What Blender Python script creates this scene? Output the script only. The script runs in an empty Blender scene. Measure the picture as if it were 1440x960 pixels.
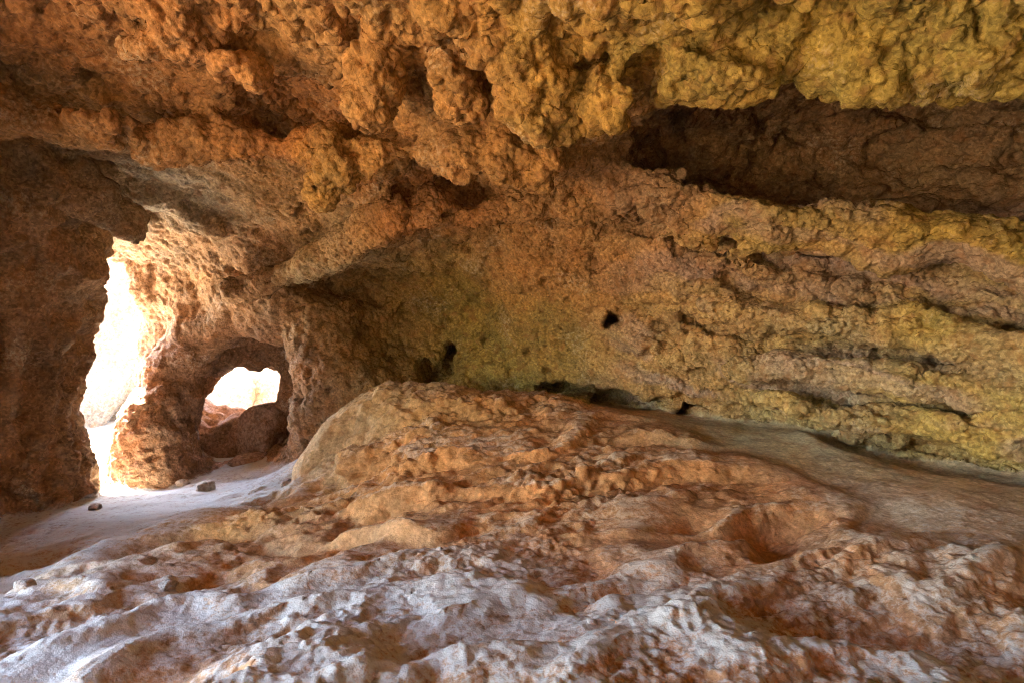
import bpy, math, time
import numpy as np
from mathutils import Vector

T0 = time.time()
scene = bpy.context.scene
COL = scene.collection

# ------------------------------------------------------------------ camera, sky, sun, exposure
CAM = np.array([0.0, 0.0, 1.2])
cam_data = bpy.data.cameras.new('camera')
cam_data.lens = 20.0
cam_data.sensor_width = 36.0
cam_data.clip_start = 0.02
cam_data.clip_end = 3000.0
cam_data.dof.use_dof = True
cam_data.dof.focus_distance = 3.9
cam_data.dof.aperture_fstop = 5.6
cam = bpy.data.objects.new('camera', cam_data)
COL.objects.link(cam)
cam.location = CAM
cam.rotation_euler = (math.radians(90), 0, 0)
scene.camera = cam

SUN_EL = math.radians(60)
SUN_DIR = Vector((-0.7, 0.7, 0.0)).normalized() * math.cos(SUN_EL) + Vector((0, 0, math.sin(SUN_EL)))
world = bpy.data.worlds.new('World')
scene.world = world
world.use_nodes = True
wn = world.node_tree
wn.nodes.clear()
sky = wn.nodes.new('ShaderNodeTexSky')
sky.sky_type = 'NISHITA'
sky.sun_disc = False
sky.sun_elevation = SUN_EL
sky.sun_rotation = math.atan2(SUN_DIR.x, SUN_DIR.y)
sky.air_density = 1.0
sky.dust_density = 1.2
bg = wn.nodes.new('ShaderNodeBackground')
bg.inputs['Strength'].default_value = 0.15
wo = wn.nodes.new('ShaderNodeOutputWorld')
wn.links.new(sky.outputs[0], bg.inputs[0])
wn.links.new(bg.outputs[0], wo.inputs[0])

sun_data = bpy.data.lights.new('sun', 'SUN')
sun_data.energy = 4.0
sun_data.angle = math.radians(0.53)
sun_data.color = (1.0, 0.93, 0.82)
sun = bpy.data.objects.new('sun', sun_data)
COL.objects.link(sun)
sun.rotation_euler = (-SUN_DIR).to_track_quat('-Z', 'Y').to_euler()

scene.view_settings.view_transform = 'Standard'
scene.view_settings.look = 'None'
scene.view_settings.gamma = 1.0
scene.view_settings.use_curve_mapping = False
scene.view_settings.exposure = 5.6
scene.render.engine = 'CYCLES'
scene.cycles.max_bounces = 5
scene.cycles.diffuse_bounces = 4
scene.cycles.adaptive_threshold = 0.02
scene.cycles.use_denoising = True
scene.cycles.denoising_prefilter = 'NONE'
scene.cycles.filter_width = 1.1

# ------------------------------------------------------------------ noise (numpy)
rng = np.random.RandomState(7)
PERM = np.concatenate([rng.permutation(256)] * 3).astype(np.int32)
GRAD = rng.normal(size=(256, 3)).astype(np.float32)
GRAD /= np.linalg.norm(GRAD, axis=1, keepdims=True)
JIT = rng.rand(256, 3).astype(np.float32)


def _hash(i, j, k):
    return PERM[PERM[PERM[i & 255] + (j & 255)] + (k & 255)]


def perlin(P, scale, seed=0):
    out = np.empty(len(P), np.float32)
    for s in range(0, len(P), 400000):
        q = P[s:s + 400000].astype(np.float32) * np.float32(1.0 / scale) + np.float32(seed * 17.31 + 100.5)
        i = np.floor(q).astype(np.int32)
        f = q - i
        u = f * f * f * (f * (f * 6 - 15) + 10)
        r = 0
        for a in (0, 1):
            wx = u[:, 0] if a else 1 - u[:, 0]
            for b in (0, 1):
                wy = u[:, 1] if b else 1 - u[:, 1]
                for c in (0, 1):
                    wz = u[:, 2] if c else 1 - u[:, 2]
                    g = GRAD[_hash(i[:, 0] + a, i[:, 1] + b, i[:, 2] + c)]
                    d = (g[:, 0] * (f[:, 0] - a) + g[:, 1] * (f[:, 1] - b) + g[:, 2] * (f[:, 2] - c))
                    r = r + wx * wy * wz * d
        out[s:s + 400000] = r * 1.6
    return out


def fbm(P, scale, octs, seed=0, gain=0.5):
    r = 0
    a = 1.0
    for o in range(octs):
        r = r + a * perlin(P, scale / 2 ** o, seed + o)
        a *= gain
    return r


def nodules(P, scale, seed=0):
    """rounded domes packed together, 0 in the creases, 1 on the crowns"""
    out = np.empty(len(P), np.float32)
    for s in range(0, len(P), 300000):
        q = P[s:s + 300000].astype(np.float32) * np.float32(1.0 / scale) + np.float32(seed * 11.7 + 50.3)
        i = np.floor(q).astype(np.int32)
        f = q - i
        best = np.full(len(q), 9.0, np.float32)
        for a in (-1, 0, 1):
            for b in (-1, 0, 1):
                for c in (-1, 0, 1):
                    j = JIT[_hash(i[:, 0] + a, i[:, 1] + b, i[:, 2] + c)]
                    d = ((j[:, 0] + a - f[:, 0]) ** 2 + (j[:, 1] + b - f[:, 1]) ** 2 + (j[:, 2] + c - f[:, 2]) ** 2)
                    np.minimum(best, d, out=best)
        out[s:s + 300000] = 1.0 - np.minimum(best, 1.0)
    return out


def sstep(a, b, x):
    t = np.clip((x - a) / (b - a), 0, 1)
    return t * t * (3 - 2 * t)


# ------------------------------------------------------------------ survey points of the cave
def at(px, py, d):
    """survey sighting: bearing of a point (in photo units) and its distance in metres, as world coordinates"""
    return np.array([(px - 720) / 800 * d, d, 1.2 - (py - 480) / 800 * d])


def rbf(P, V, smooth=1e-3):
    P = np.asarray(P, float)
    V = np.asarray(V, float)
    n = len(P)
    A = np.linalg.norm(P[:, None] - P[None], axis=2)
    M = np.zeros((n + 1, n + 1))
    M[:n, :n] = A - np.eye(n) * smooth
    M[:n, n] = 1
    M[n, :n] = 1
    w = np.linalg.solve(M, np.concatenate([V, np.zeros((1,) + V.shape[1:])]))

    def ev(Q):
        return np.linalg.norm(Q[:, None] - P[None], axis=2) @ w[:n] + w[n]
    return ev


Q0 = np.array([0.2, 0.9, 1.1])          # middle of the chamber; walls and roof are measured from here
WALL = [at(*p) for p in [
    (0, -60, 2.5), (250, -60, 2.4), (720, -60, 2.1), (1100, -60, 2.0), (1440, -60, 1.9),
    (0, 60, 3.0), (150, 60, 3.1), (300, 60, 3.0), (430, 60, 2.95), (560, 40, 2.7), (640, 90, 2.9), (830, 60, 2.6), (1000, 50, 2.4), (1200, 60, 2.4), (1440, 60, 2.3),
    (60, 190, 3.7), (200, 190, 3.8), (330, 190, 3.9), (450, 200, 3.9), (600, 180, 3.5), (700, 210, 3.6), (820, 230, 3.9),
    (960, 190, 4.0), (1100, 180, 4.1), (1280, 190, 3.9), (1480, 190, 3.5),
    (980, 260, 4.15), (1150, 270, 4.1), (1330, 280, 3.8), (1500, 290, 3.4),
    (180, 290, 4.7), (300, 270, 4.5), (400, 280, 4.6), (520, 270, 4.3), (620, 280, 4.5), (740, 290, 4.6), (860, 300, 4.5),
    (180, 360, 5.6), (260, 360, 5.4), (340, 360, 5.2), (440, 430, 5.3), (520, 420, 5.5), (600, 400, 5.5), (700, 380, 5.2), (820, 380, 4.8), (950, 370, 4.4), (1080, 390, 4.1), (1200, 400, 3.9), (1350, 410, 3.55), (1500, 420, 3.2),
    (200, 450, 5.8), (300, 470, 5.7), (400, 480, 5.5), (460, 520, 5.2), (540, 500, 5.4), (620, 500, 5.6), (720, 500, 5.5), (840, 480, 5.0), (960, 480, 4.6), (1080, 500, 4.3), (1220, 500, 3.95), (1350, 510, 3.6), (1500, 520, 3.2),
    (200, 600, 5.9), (300, 600, 5.7), (400, 600, 5.4), (460, 600, 5.2), (560, 580, 5.4), (700, 560, 5.6), (840, 560, 5.2), (960, 570, 4.7), (1080, 570, 4.4), (1220, 590, 4.0), (1350, 610, 3.65), (1500, 630, 3.25),
    (200, 740, 5.6), (460, 740, 5.2), (840, 740, 5.2), (1220, 740, 4.0), (1500, 760, 3.3),
    (20, 300, 4.5), (20, 450, 4.4), (20, 600, 4.4), (20, 740, 4.5)]]
WALL += [np.array(p) for p in [
    (0, 0.2, 2.5), (1.5, 0.2, 2.4), (3, 0.2, 1.9), (3.2, 0.2, 0.8), (-1.6, 0.2, 2.6), (-3, 0.3, 2.5), (-3.6, 1.5, 2.5), (-3.4, 2.5, 2.7),
    (-3.8, 2.2, 1.0), (-3.8, 1.0, 1.0), (-4, -0.5, 1.0), (0, -1.6, 2.0), (1.6, -1.6, 1.2), (0, -2.0, 1.0), (-2, -1.8, 1.2), (-2, -1.2, 2.4), (2.6, -1.2, 1.0),
    (0, 2, -1), (-3, 2, -1), (2.5, 2, -1), (0, -1, -1)]]
WALL = np.array(WALL)
_dir = WALL - Q0
_rad = np.linalg.norm(_dir, axis=1)
R_ev = rbf(_dir / _rad[:, None], _rad, 0.01)
NT, NP = 720, 361
_th = (np.arange(NT) / NT) * 2 * math.pi - math.pi
_ph = np.arange(NP) / (NP - 1) * math.pi - math.pi / 2
_TT, _PP = np.meshgrid(_th, _ph, indexing='ij')
_dd = np.stack([np.cos(_PP) * np.cos(_TT), np.cos(_PP) * np.sin(_TT), np.sin(_PP)], -1).reshape(-1, 3)
RMAP = np.concatenate([R_ev(_dd[s:s + 40000]) for s in range(0, len(_dd), 40000)]).reshape(NT, NP).astype(np.float32)

FLOOR = [at(*p) for p in [
    (200, 690, 5.0), (260, 680, 5.2), (350, 660, 5.6), (0, 700, 4.4), (130, 700, 4.5), (0, 760, 3.4), (60, 730, 3.8), (200, 720, 4.0),
    (300, 735, 3.4), (100, 800, 2.7), (0, 850, 2.25), (0, 960, 1.65), (350, 960, 1.55), (720, 960, 1.5), (1100, 960, 1.5), (1440, 960, 1.5),
    (200, 870, 2.05), (400, 800, 2.6), (550, 860, 2.0), (720, 800, 2.5), (900, 860, 2.0), (560, 740, 3.1), (720, 720, 3.1), (560, 660, 3.9), (720, 640, 3.8), (720, 590, 4.4),
    (540, 546, 4.75), (620, 549, 4.75), (700, 557, 4.7), (800, 570, 4.55), (880, 585, 4.4), (960, 606, 4.1), (1060, 650, 3.6), (1150, 690, 3.2),
    (490, 580, 4.75), (450, 640, 4.75), (420, 690, 4.6), (480, 690, 4.1), (400, 665, 5.3),
    (1050, 605, 4.3), (1150, 610, 4.0), (1300, 660, 3.5), (1480, 672, 3.15), (1440, 720, 2.7), (1440, 790, 2.25), (1250, 690, 3.0), (1250, 760, 2.5), (1250, 860, 1.95), (1080, 760, 2.6), (900, 760, 2.75), (900, 660, 3.5)]]
FLOOR += [np.array(p) for p in [(-2.3, 5.8, 0.0), (-3.9, 6.2, -0.15), (-3, 7.6, -0.2), (-5, 7, -0.25), (-1, 5.5, 0.55), (0, 5.5, 0.6), (0.7, 5.1, 0.6), (3.5, 3.5, 0.5), (3, 1, 0.35), (0, 0.6, 0.3), (0, -1.5, 0.1),
                                (-2, 1.2, 0.15), (-2.6, 2.4, 0.05), (-4, 1, -0.1), (-5.2, 0, -0.2), (-3, -1.5, -0.1), (2, -1.5, 0.2), (-5, 3, -0.1), (-5.2, 5.5, -0.25)]]
FLOOR = np.array(FLOOR)
F_ev = rbf(FLOOR[:, :2], FLOOR[:, 2], 0.02)

# ------------------------------------------------------------------ rock / air volume
H = 0.03
LO = np.array([-5.6, -2.4, -0.6])
N = np.array([328, 364, 140])
gx, gy, gz = [(LO[i] + H * np.arange(N[i])).astype(np.float32) for i in range(3)]
XX, YY = np.meshgrid(gx, gy, indexing='ij')
HF = F_ev(np.stack([XX.ravel(), YY.ravel()], -1).astype(float)).reshape(XX.shape).astype(np.float32)


def coarse_noise(fn):
    n2 = N // 2 + 1
    g = [(LO[i] + 2 * H * np.arange(n2[i])) for i in range(3)]
    P = np.stack(np.meshgrid(*g, indexing='ij'), -1).reshape(-1, 3).astype(np.float32)
    v = fn(P).reshape(n2)
    for ax in range(3):
        a = np.take(v, range(v.shape[ax] - 1), ax)
        b = np.take(v, range(1, v.shape[ax]), ax)
        s = list(a.shape)
        s[ax] *= 2
        o = np.empty(s, np.float32)
        sl = [slice(None)] * 3
        sl[ax] = slice(0, None, 2)
        o[tuple(sl)] = a
        sl[ax] = slice(1, None, 2)
        o[tuple(sl)] = 0.5 * (a + b)
        v = o
    return v[:N[0], :N[1], :N[2]]


# chamber: positive in rock, negative in air
F = np.empty(tuple(N), np.float32)
for ix in range(N[0]):
    dx = gx[ix] - Q0[0]
    dy = (gy - Q0[1])[:, None]
    dz = (gz - Q0[2])[None, :]
    r = np.sqrt(dx * dx + dy * dy + dz * dz) + 1e-6
    t = (np.arctan2(dy, dx) + math.pi) / (2 * math.pi) * NT
    t = np.broadcast_to(t, r.shape)
    p = (np.arcsin(np.clip(dz / r, -1, 1)) + math.pi / 2) / math.pi * (NP - 1)
    t0 = np.floor(t).astype(int)
    p0 = np.minimum(np.floor(p).astype(int), NP - 2)
    ft, fp = t - t0, p - p0
    t0 %= NT
    t1 = (t0 + 1) % NT
    R = (RMAP[t0, p0] * (1 - ft) + RMAP[t1, p0] * ft) * (1 - fp) + (RMAP[t0, p0 + 1] * (1 - ft) + RMAP[t1, p0 + 1] * ft) * fp
    F[ix] = (r - R) * 0.8
LAB = np.zeros(tuple(N), np.uint8)
NAMES = ['cave_wall']


def smax(a, b, k):
    h = np.maximum(k - np.abs(a - b), 0) / k
    return np.maximum(a, b) + h * h * k * 0.25


def local(lo, hi):
    i0 = np.clip(np.floor((lo - LO) / H).astype(int), 0, N - 1)
    i1 = np.clip(np.ceil((hi - LO) / H).astype(int) + 1, 1, N)
    sl = tuple(slice(a, b) for a, b in zip(i0, i1))
    g = np.meshgrid(gx[sl[0]], gy[sl[1]], gz[sl[2]], indexing='ij')
    return sl, g


def chain(points, radii, op, k=0.12, name=None, squash=(1, 1, 1)):
    pts = [np.asarray(p, float) for p in points]
    if np.isscalar(radii):
        radii = [radii] * len(pts)
    sq = np.array(squash, float)
    pad = max(radii) * max(1, sq.max()) + k + 0.1
    P = np.array(pts)
    sl, g = local(P.min(0) - pad, P.max(0) + pad)
    if 0 in g[0].shape:
        return
    d = None
    for a, b, ra, rb in zip(pts[:-1], pts[1:], radii[:-1], radii[1:]):
        ab = (b - a) / sq
        q = [(g[i] - np.float32(a[i])) * np.float32(1 / sq[i]) for i in range(3)]
        L = ab @ ab
        t = np.clip((q[0] * ab[0] + q[1] * ab[1] + q[2] * ab[2]) / L, 0, 1).astype(np.float32)
        e = np.sqrt(sum((q[i] - np.float32(ab[i]) * t) ** 2 for i in range(3))) - (ra + (rb - ra) * t)
        d = e if d is None else np.minimum(d, e)
    d = d.astype(np.float32) * np.float32(sq.min())
    apply(sl, d, op, k, name)


def blob(c, r, op, k=0.12, name=None, rot=0.0, tilt=0.0):
    c = np.asarray(c, float)
    r = np.array(r, float)
    pad = r.max() + k + 0.1
    sl, g = local(c - pad, c + pad)
    if 0 in g[0].shape:
        return
    q = [g[i] - np.float32(c[i]) for i in range(3)]
    if tilt:                                  # lean in the x-z plane
        ca, sa = math.cos(tilt), math.sin(tilt)
        q[0], q[2] = ca * q[0] + sa * q[2], -sa * q[0] + ca * q[2]
    if rot:
        ca, sa = math.cos(rot), math.sin(rot)
        q[0], q[1] = ca * q[0] + sa * q[1], -sa * q[0] + ca * q[1]
    k0 = np.sqrt(sum((q[i] / r[i]) ** 2 for i in range(3)))
    k1 = np.sqrt(sum((q[i] / r[i] ** 2) ** 2 for i in range(3))) + 1e-6
    d = (k0 * (k0 - 1) / k1).astype(np.float32)
    apply(sl, d, op, k, name)


def apply(sl, d, op, k, name):
    f = F[sl]
    if op == 'add':
        if name:
            if name not in NAMES:
                NAMES.append(name)
            LAB[sl][-d > f] = NAMES.index(name)
        F[sl] = smax(f, -d, k)
    else:
        F[sl] = -smax(-f, -d, k)


# ---- outside air: left mouth of the cave and the open gully beyond the arch
def box_air(lo, hi, k=0.3):
    lo = np.array(lo, float)
    hi = np.array(hi, float)
    c, e = (lo + hi) / 2, (hi - lo) / 2
    sl, g = local(lo - 1, hi + 1)
    q = [np.abs(g[i] - np.float32(c[i])) - np.float32(e[i]) for i in range(3)]
    d = np.sqrt(sum(np.maximum(a, 0) ** 2 for a in q)) + np.minimum(np.maximum(np.maximum(q[0], q[1]), q[2]), 0)
    apply(sl, d.astype(np.float32), 'cut', k, None)


box_air((-9, -4, -0.3), (-3.9, 1.6, 9))                       # hillside left of the mouth
blob((-3.3, -0.1, 0.8), (1.6, 1.75, 1.25), 'cut', 0.3)         # the mouth itself, left of the standpoint
box_air((0.9, -4, -0.3), (3.0, -2.1, 2.2), 0.1)                       # open ground behind the standpoint
blob((1.6, -1.7, 1.0), (0.34, 1.0, 0.28), 'cut', 0.1)            # a lower mouth there
box_air((-9, 7.7, -0.3), (0.5, 12, 9))                        # gully beyond the arch
box_air((-9, 5.55, -0.3), (-3.95, 12, 9))
# slot between the left pillar and the arch
chain([at(122, 640, 4.9), at(78, 570, 6.2), at(30, 560, 8.2)], [0.46, 0.58, 0.9], 'cut', 0.2, squash=(1, 1, 1.3))
chain([at(165, 490, 4.9), at(85, 455, 6.2), at(40, 430, 8.2)], [0.42, 0.5, 0.8], 'cut', 0.2, squash=(1, 1, 1.3))


def prism(poly, z0, z1, op, k):
    poly = [np.array(p, float) for p in poly]            # counter-clockwise plan
    P = np.array(poly)
    sl, g = local(np.array([*P.min(0), z0]) - 0.5, np.array([*P.max(0), z1]) + 0.5)
    d = np.maximum(g[2] - np.float32(z1), np.float32(z0) - g[2])
    for a, b in zip(poly, poly[1:] + poly[:1]):
        t = (b - a) / np.linalg.norm(b - a)
        d = np.maximum(d, (g[0] - np.float32(a[0])) * np.float32(t[1]) - (g[1] - np.float32(a[1])) * np.float32(t[0]))
    apply(sl, d.astype(np.float32), op, k, None)


prism([(-4.25, 5.0), (-3.0, 5.0), (-4.95, 6.75), (-6, 6.75), (-6, 5.4)], -0.25, 1.95, 'cut', 0.2)
prism([(-4.05, 5.75), (-4.95, 6.75), (-6, 6.75), (-6, 5.75)], -0.25, 4.5, 'cut', 0.12)
box_air((-9, 4.7, -0.3), (-4.75, 7, 9))
# hollow under the arch, the window through it
blob(at(335, 560, 5.5), (0.58, 1.0, 0.88), 'cut', 0.12, tilt=-0.15)
chain([at(340, 580, 6.0), at(338, 575, 7.2), at(338, 570, 8.6)], [0.48, 0.64, 0.88], 'cut', 0.08, squash=(1.2, 1, 1.08))

# ---- unseen buttress, added to keep mouth light off the pillar
chain([np.array([-3.2, 2.3, -0.6]), np.array([-3.2, 2.35, 1.2]), np.array([-3.2, 2.4, 3.2])], [0.5, 0.36, 0.5], 'add', 0.2, None)
# ---- left pillar and the leaning rocks of the arch
chain([at(-60, 170, 4.0), at(0, 290, 4.2), at(-28, 380, 4.2), at(-58, 480, 4.25), at(-76, 570, 4.25), at(-62, 640, 4.3), at(-50, 700, 4.3), at(-45, 760, 4.3)],
      [0.85, 0.72, 0.72, 0.76, 0.74, 0.74, 0.78, 0.86], 'add', 0.2, 'rock_pillar')
chain([at(225, 700, 5.45), at(225, 610, 5.6), at(240, 535, 5.75), at(282, 470, 5.8), at(340, 442, 5.75), at(395, 462, 5.65)], [0.44, 0.33, 0.26, 0.24, 0.2, 0.16], 'add', 0.08, 'rock_arch')
chain([at(240, 610, 6.35), at(268, 548, 6.35), at(322, 488, 6.4), at(400, 466, 6.4)], [0.14, 0.15, 0.17, 0.22], 'add', 0.08, 'rock_arch')
chain([at(262, 552, 6.3), at(285, 522, 6.3), at(312, 492, 6.35)], [0.15, 0.15, 0.14], 'add', 0.05, 'rock_arch')
chain([at(366, 480, 6.4), at(362, 512, 6.45)], [0.13, 0.08], 'add', 0.05, 'rock_arch')
chain([at(412, 520, 6.3), at(415, 560, 6.3)], [0.12, 0.14], 'add', 0.05, 'rock_arch')
chain([at(262, 425, 5.75), at(320, 410, 5.6), at(390, 425, 5.5)], [0.12, 0.17, 0.18], 'add', 0.15, 'rock_arch')
chain([at(428, 480, 5.5), at(440, 580, 5.4), at(440, 700, 5.3)], [0.14, 0.13, 0.18], 'add', 0.15, None)

# ---- hollows in the roof and back wall
blob(at(1180, 195, 3.9), (1.5, 0.85, 0.44), 'cut', 0.3, rot=-0.2)
blob(at(1420, 205, 3.3), (0.9, 0.7, 0.42), 'cut', 0.3, rot=-0.3)
blob(at(430, 165, 3.75), (0.42, 0.55, 0.17), 'cut', 0.08)
blob(at(640, 275, 4.4), (0.45, 0.5, 0.16), 'cut', 0.1, tilt=0.1)
blob(at(500, 400, 5.2), (0.7, 0.7, 0.25), 'cut', 0.12, tilt=-0.15)
blob(at(600, 455, 5.5), (0.6, 0.45, 0.5), 'cut', 0.35)
blob(at(170, 290, 4.6), (0.22, 0.5, 0.3), 'cut', 0.1, tilt=0.5)

# ---- ledges on the wall and lips of the roof
chain([at(1520, 68, 2.35), at(1300, 72, 2.45), at(1100, 68, 2.55), at(950, 88, 2.65), at(880, 135, 2.75), at(790, 165, 2.85)], [.16, .16, .16, .14, .11, .10], 'add', 0.15, 'roof_lip#1')
chain([at(850, 245, 4.1), at(950, 295, 4.0), at(1080, 318, 3.8), at(1250, 342, 3.5), at(1500, 365, 3.05)], [.12, .15, .16, .16, .16], 'add', 0.18, 'wall_ledge#1')
chain([at(-20, 165, 3.2), at(140, 175, 3.35), at(280, 195, 3.55), at(380, 205, 3.6), at(500, 225, 3.6), at(640, 215, 3.5), at(760, 225, 3.5)], [.12, .12, .09, .07, .09, .10, .10], 'add', 0.2, 'roof_lip#2')
chain([at(330, 412, 5.15), at(420, 378, 4.9), at(520, 328, 4.5), at(610, 290, 4.3)], [.11, .12, .13, .12], 'add', 0.12, 'roof_lip#3')
chain([at(60, 235, 4.2), at(160, 245, 4.4), at(240, 275, 4.6), at(300, 320, 4.9)], [.14, .14, .15, .1], 'add', 0.12, 'roof_lip#4')
chain([at(560, 300, 4.3), at(680, 300, 4.4), at(760, 280, 4.4), at(860, 290, 4.3)], [.1, .1, .1, .1], 'add', 0.12, 'roof_lip#5')

# ---- rounded bosses hanging from the roof
KN = [((545, 45, 2.85), (525, 140, 2.95), .15, .14), ((715, 60, 2.65), (765, 160, 2.8), .16, .12), ((470, 245, 3.6), (455, 258, 3.6), .15, .13),
      ((640, 100, 2.85), (650, 140, 2.95), .16, .14), ((120, 160, 3.2), (170, 185, 3.3), .16, .13),
      ((330, 80, 2.9), (360, 105, 2.95), .15, .12), ((240, 40, 2.8), (200, 70, 2.9), .16, .13)]
for i, (a, b, r0, r1) in enumerate(KN):
    if i > 2:
        r0, r1 = r0 * 0.8, r1 * 0.75
    chain([at(*a), at(*b)], [r0, r1], 'add', 0.08, 'roof_boss#%d' % i)

# ---- broken rock: large and middling lumps through the whole mass
def lumps(P):
    w = 0.10 * np.stack([perlin(P, 0.5, 40), perlin(P, 0.5, 41), perlin(P, 0.5, 42)], -1)
    Pw = P + w
    S = Pw.copy()                              # beds dip to the right
    S[:, 2] = (Pw[:, 2] + 0.27 * Pw[:, 0]) * 3.4
    right = sstep(0.0, 1.2, P[:, 0])
    el = (P[:, 2] - 1.0) / np.maximum(np.hypot(P[:, 0] - 0.2, P[:, 1] - 0.9), 0.05)
    roofy = sstep(0.28, 0.48, el)
    n = 0.07 * fbm(Pw, 0.75, 2, 1)
    n += (nodules(Pw, 0.36, 2) - 0.55) * 0.15 * (1 - 0.6 * right) * (0.5 + 0.5 * roofy) * (0.4 + 0.6 * sstep(-0.3, 0.3, perlin(P, 0.9, 5)))
    n += right * 0.125 * fbm(S, 0.55, 2, 9)
    return n.astype(np.float32)


NZ = coarse_noise(lumps)
F += NZ
del NZ
# ---- thin beds standing out of the right wall, each with an undercut
BEDS = [([(1000, 425, 4.5), (1190, 462, 4.0), (1290, 464, 3.75), (1350, 480, 3.55), (1500, 512, 3.15)], [.05, .10, .11, .11, .12], 34),
        ([(1030, 524, 4.4), (1110, 508, 4.2), (1162, 516, 4.05), (1237, 530, 3.85), (1350, 540, 3.55), (1500, 572, 3.15)], [.06, .08, .09, .10, .10, .11], 30),
        ([(1080, 566, 4.25), (1162, 580, 4.0), (1275, 592, 3.75), (1369, 608, 3.5), (1500, 614, 3.15)], [.06, .08, .09, .11, .12], 30)]
for i, (pts, rr, dy) in enumerate(BEDS):
    cut = [at(a, b + dy, c - 0.06) for a, b, c in pts]
    chain(cut, [0.04] + [0.065] * (len(pts) - 1), 'cut', 0.04, squash=(1, 2.6, 1))
    chain([at(p[0], p[1], p[2] - 0.17) for p in pts], rr, 'add', 0.07, 'wall_ledge#%d' % (i + 2), squash=(1, 1.5, 1))
# ---- small dark holes and clefts
hr = np.random.RandomState(4)


def cleft(c, r, tilt=0.0):
    for i in range(5):
        o = (hr.rand(3) - 0.5) * np.array(r) * np.array([1.5, 0.3, 1.3])
        blob(c + o, np.array(r) * (0.35 + 0.4 * hr.rand(3)) * np.array([1, 1.6, 1]), 'cut', 0.05, tilt=tilt + (hr.rand() - 0.5) * 0.8)


cleft(at(615, 520, 5.7), (0.16, 0.8, 0.30), -0.2)
cleft(at(770, 552, 5.4), (0.24, 0.8, 0.12))
cleft(at(855, 562, 5.2), (0.34, 0.8, 0.12), 0.2)
cleft(at(862, 450, 5.0), (0.07, 0.5, 0.07))
cleft(at(930, 582, 4.8), (0.3, 0.7, 0.09), 0.25)
chain([at(-60, 295, 3.8), at(20, 235, 3.9), at(75, 200, 3.95), at(150, 215, 4.2)], [0.22, 0.19, 0.14, 0.10], 'cut', 0.06)
chain([at(-60, 375, 3.7), at(5, 300, 3.75), at(75, 256, 3.85), at(140, 272, 4.05), at(176, 312, 4.3)], [0.18, 0.18, 0.17, 0.15, 0.12], 'add', 0.08, 'rock_pillar')
for c, r, t in [((60, 95, 3.0), (.30, .35, .10), .2), ((185, 148, 3.3), (.38, .35, .09), .25), ((905, 118, 2.7), (.10, .25, .16), -.4), ((700, 255, 4.0), (.35, .35, .09), -.1),
                ((340, 45, 2.8), (.20, .3, .09), .3), ((845, 95, 2.5), (.06, .2, .14), -.5), ((690, 80, 2.75), (.05, .2, .2), 0), ((590, 150, 3.0), (.07, .2, .15), .2),
                ((490, 50, 2.75), (.15, .25, .07), .4), ((260, 110, 3.1), (.2, .3, .07), .2), ((150, 20, 2.7), (.2, .3, .08), -.2), ((400, 90, 2.95), (.10, .2, .10), .5)]:
    blob(at(*c), r, 'cut', 0.05, tilt=t)

# ---- floor: sediment with terraces, hollows and ribs
P2 = np.stack([XX.ravel(), YY.ravel(), np.zeros(XX.size, np.float32)], -1)
warp = 0.12 * np.stack([perlin(P2, 0.4, 50), perlin(P2, 0.4, 51), 0 * P2[:, 0]], -1)
Pw = P2 + warp
ROT = np.array([[0.86, 0.5, 0], [-0.5, 0.86, 0], [0, 0, 1]], np.float32)
PA = (Pw @ ROT.T) * np.array([1.0, 2.2, 1], np.float32)
fx, fy = XX.ravel(), YY.ravel()
smooth_right = sstep(1.0, 1.9, fx + 0.45 * (fy - 3.0)) * sstep(2.2, 3.0, fy + 0.2 * fx)      # silt slope under the back wall
smooth_left = sstep(-1.7, -2.4, fx) * sstep(2.6, 3.4, fy)
rough = (1 - 0.85 * smooth_right) * (1 - 0.75 * smooth_left)
dn = 0.07 * fbm(Pw, 0.9, 2, 60) * (0.35 + 0.65 * rough)
rid = 1 - np.abs(perlin(PA, 0.75, 62)) * 2.2
small = 0.065 * rid
small += 0.05 * (nodules(Pw * np.array([1, 1.4, 1], np.float32), 0.42, 64) - 0.5)
hol = perlin(PA, 0.42, 66) + 0.5 * perlin(PA, 0.16, 63)
small -= 0.05 * sstep(0.1, 0.9, hol) * (0.4 + 0.6 * sstep(3.6, 2.6, fy))
small += 0.025 * perlin(PA, 0.2, 67)
small = (small * rough)
u = (fy - 2.62 + 0.22 * perlin(P2, 0.9, 57) + 0.10 * perlin(P2, 0.35, 58) - 0.10 * np.abs(fx)) / 0.52
fru = u - np.floor(u)
saw = sstep(0.0, 0.16, fru) * (1 - fru)
terr = 0.13 * (saw - 0.42) * sstep(-1.3, -0.7, fx) * sstep(2.0, 1.3, fx + 0.5 * (fy - 3)) * sstep(2.3, 2.7, fy) * sstep(4.75, 4.3, fy) * (0.55 + 0.45 * sstep(-0.3, 0.3, perlin(P2, 0.6, 59)))
small = small + terr
HF += (dn + small).reshape(HF.shape).astype(np.float32)
REL = (small - 0.02).reshape(HF.shape).astype(np.float32)

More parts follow.
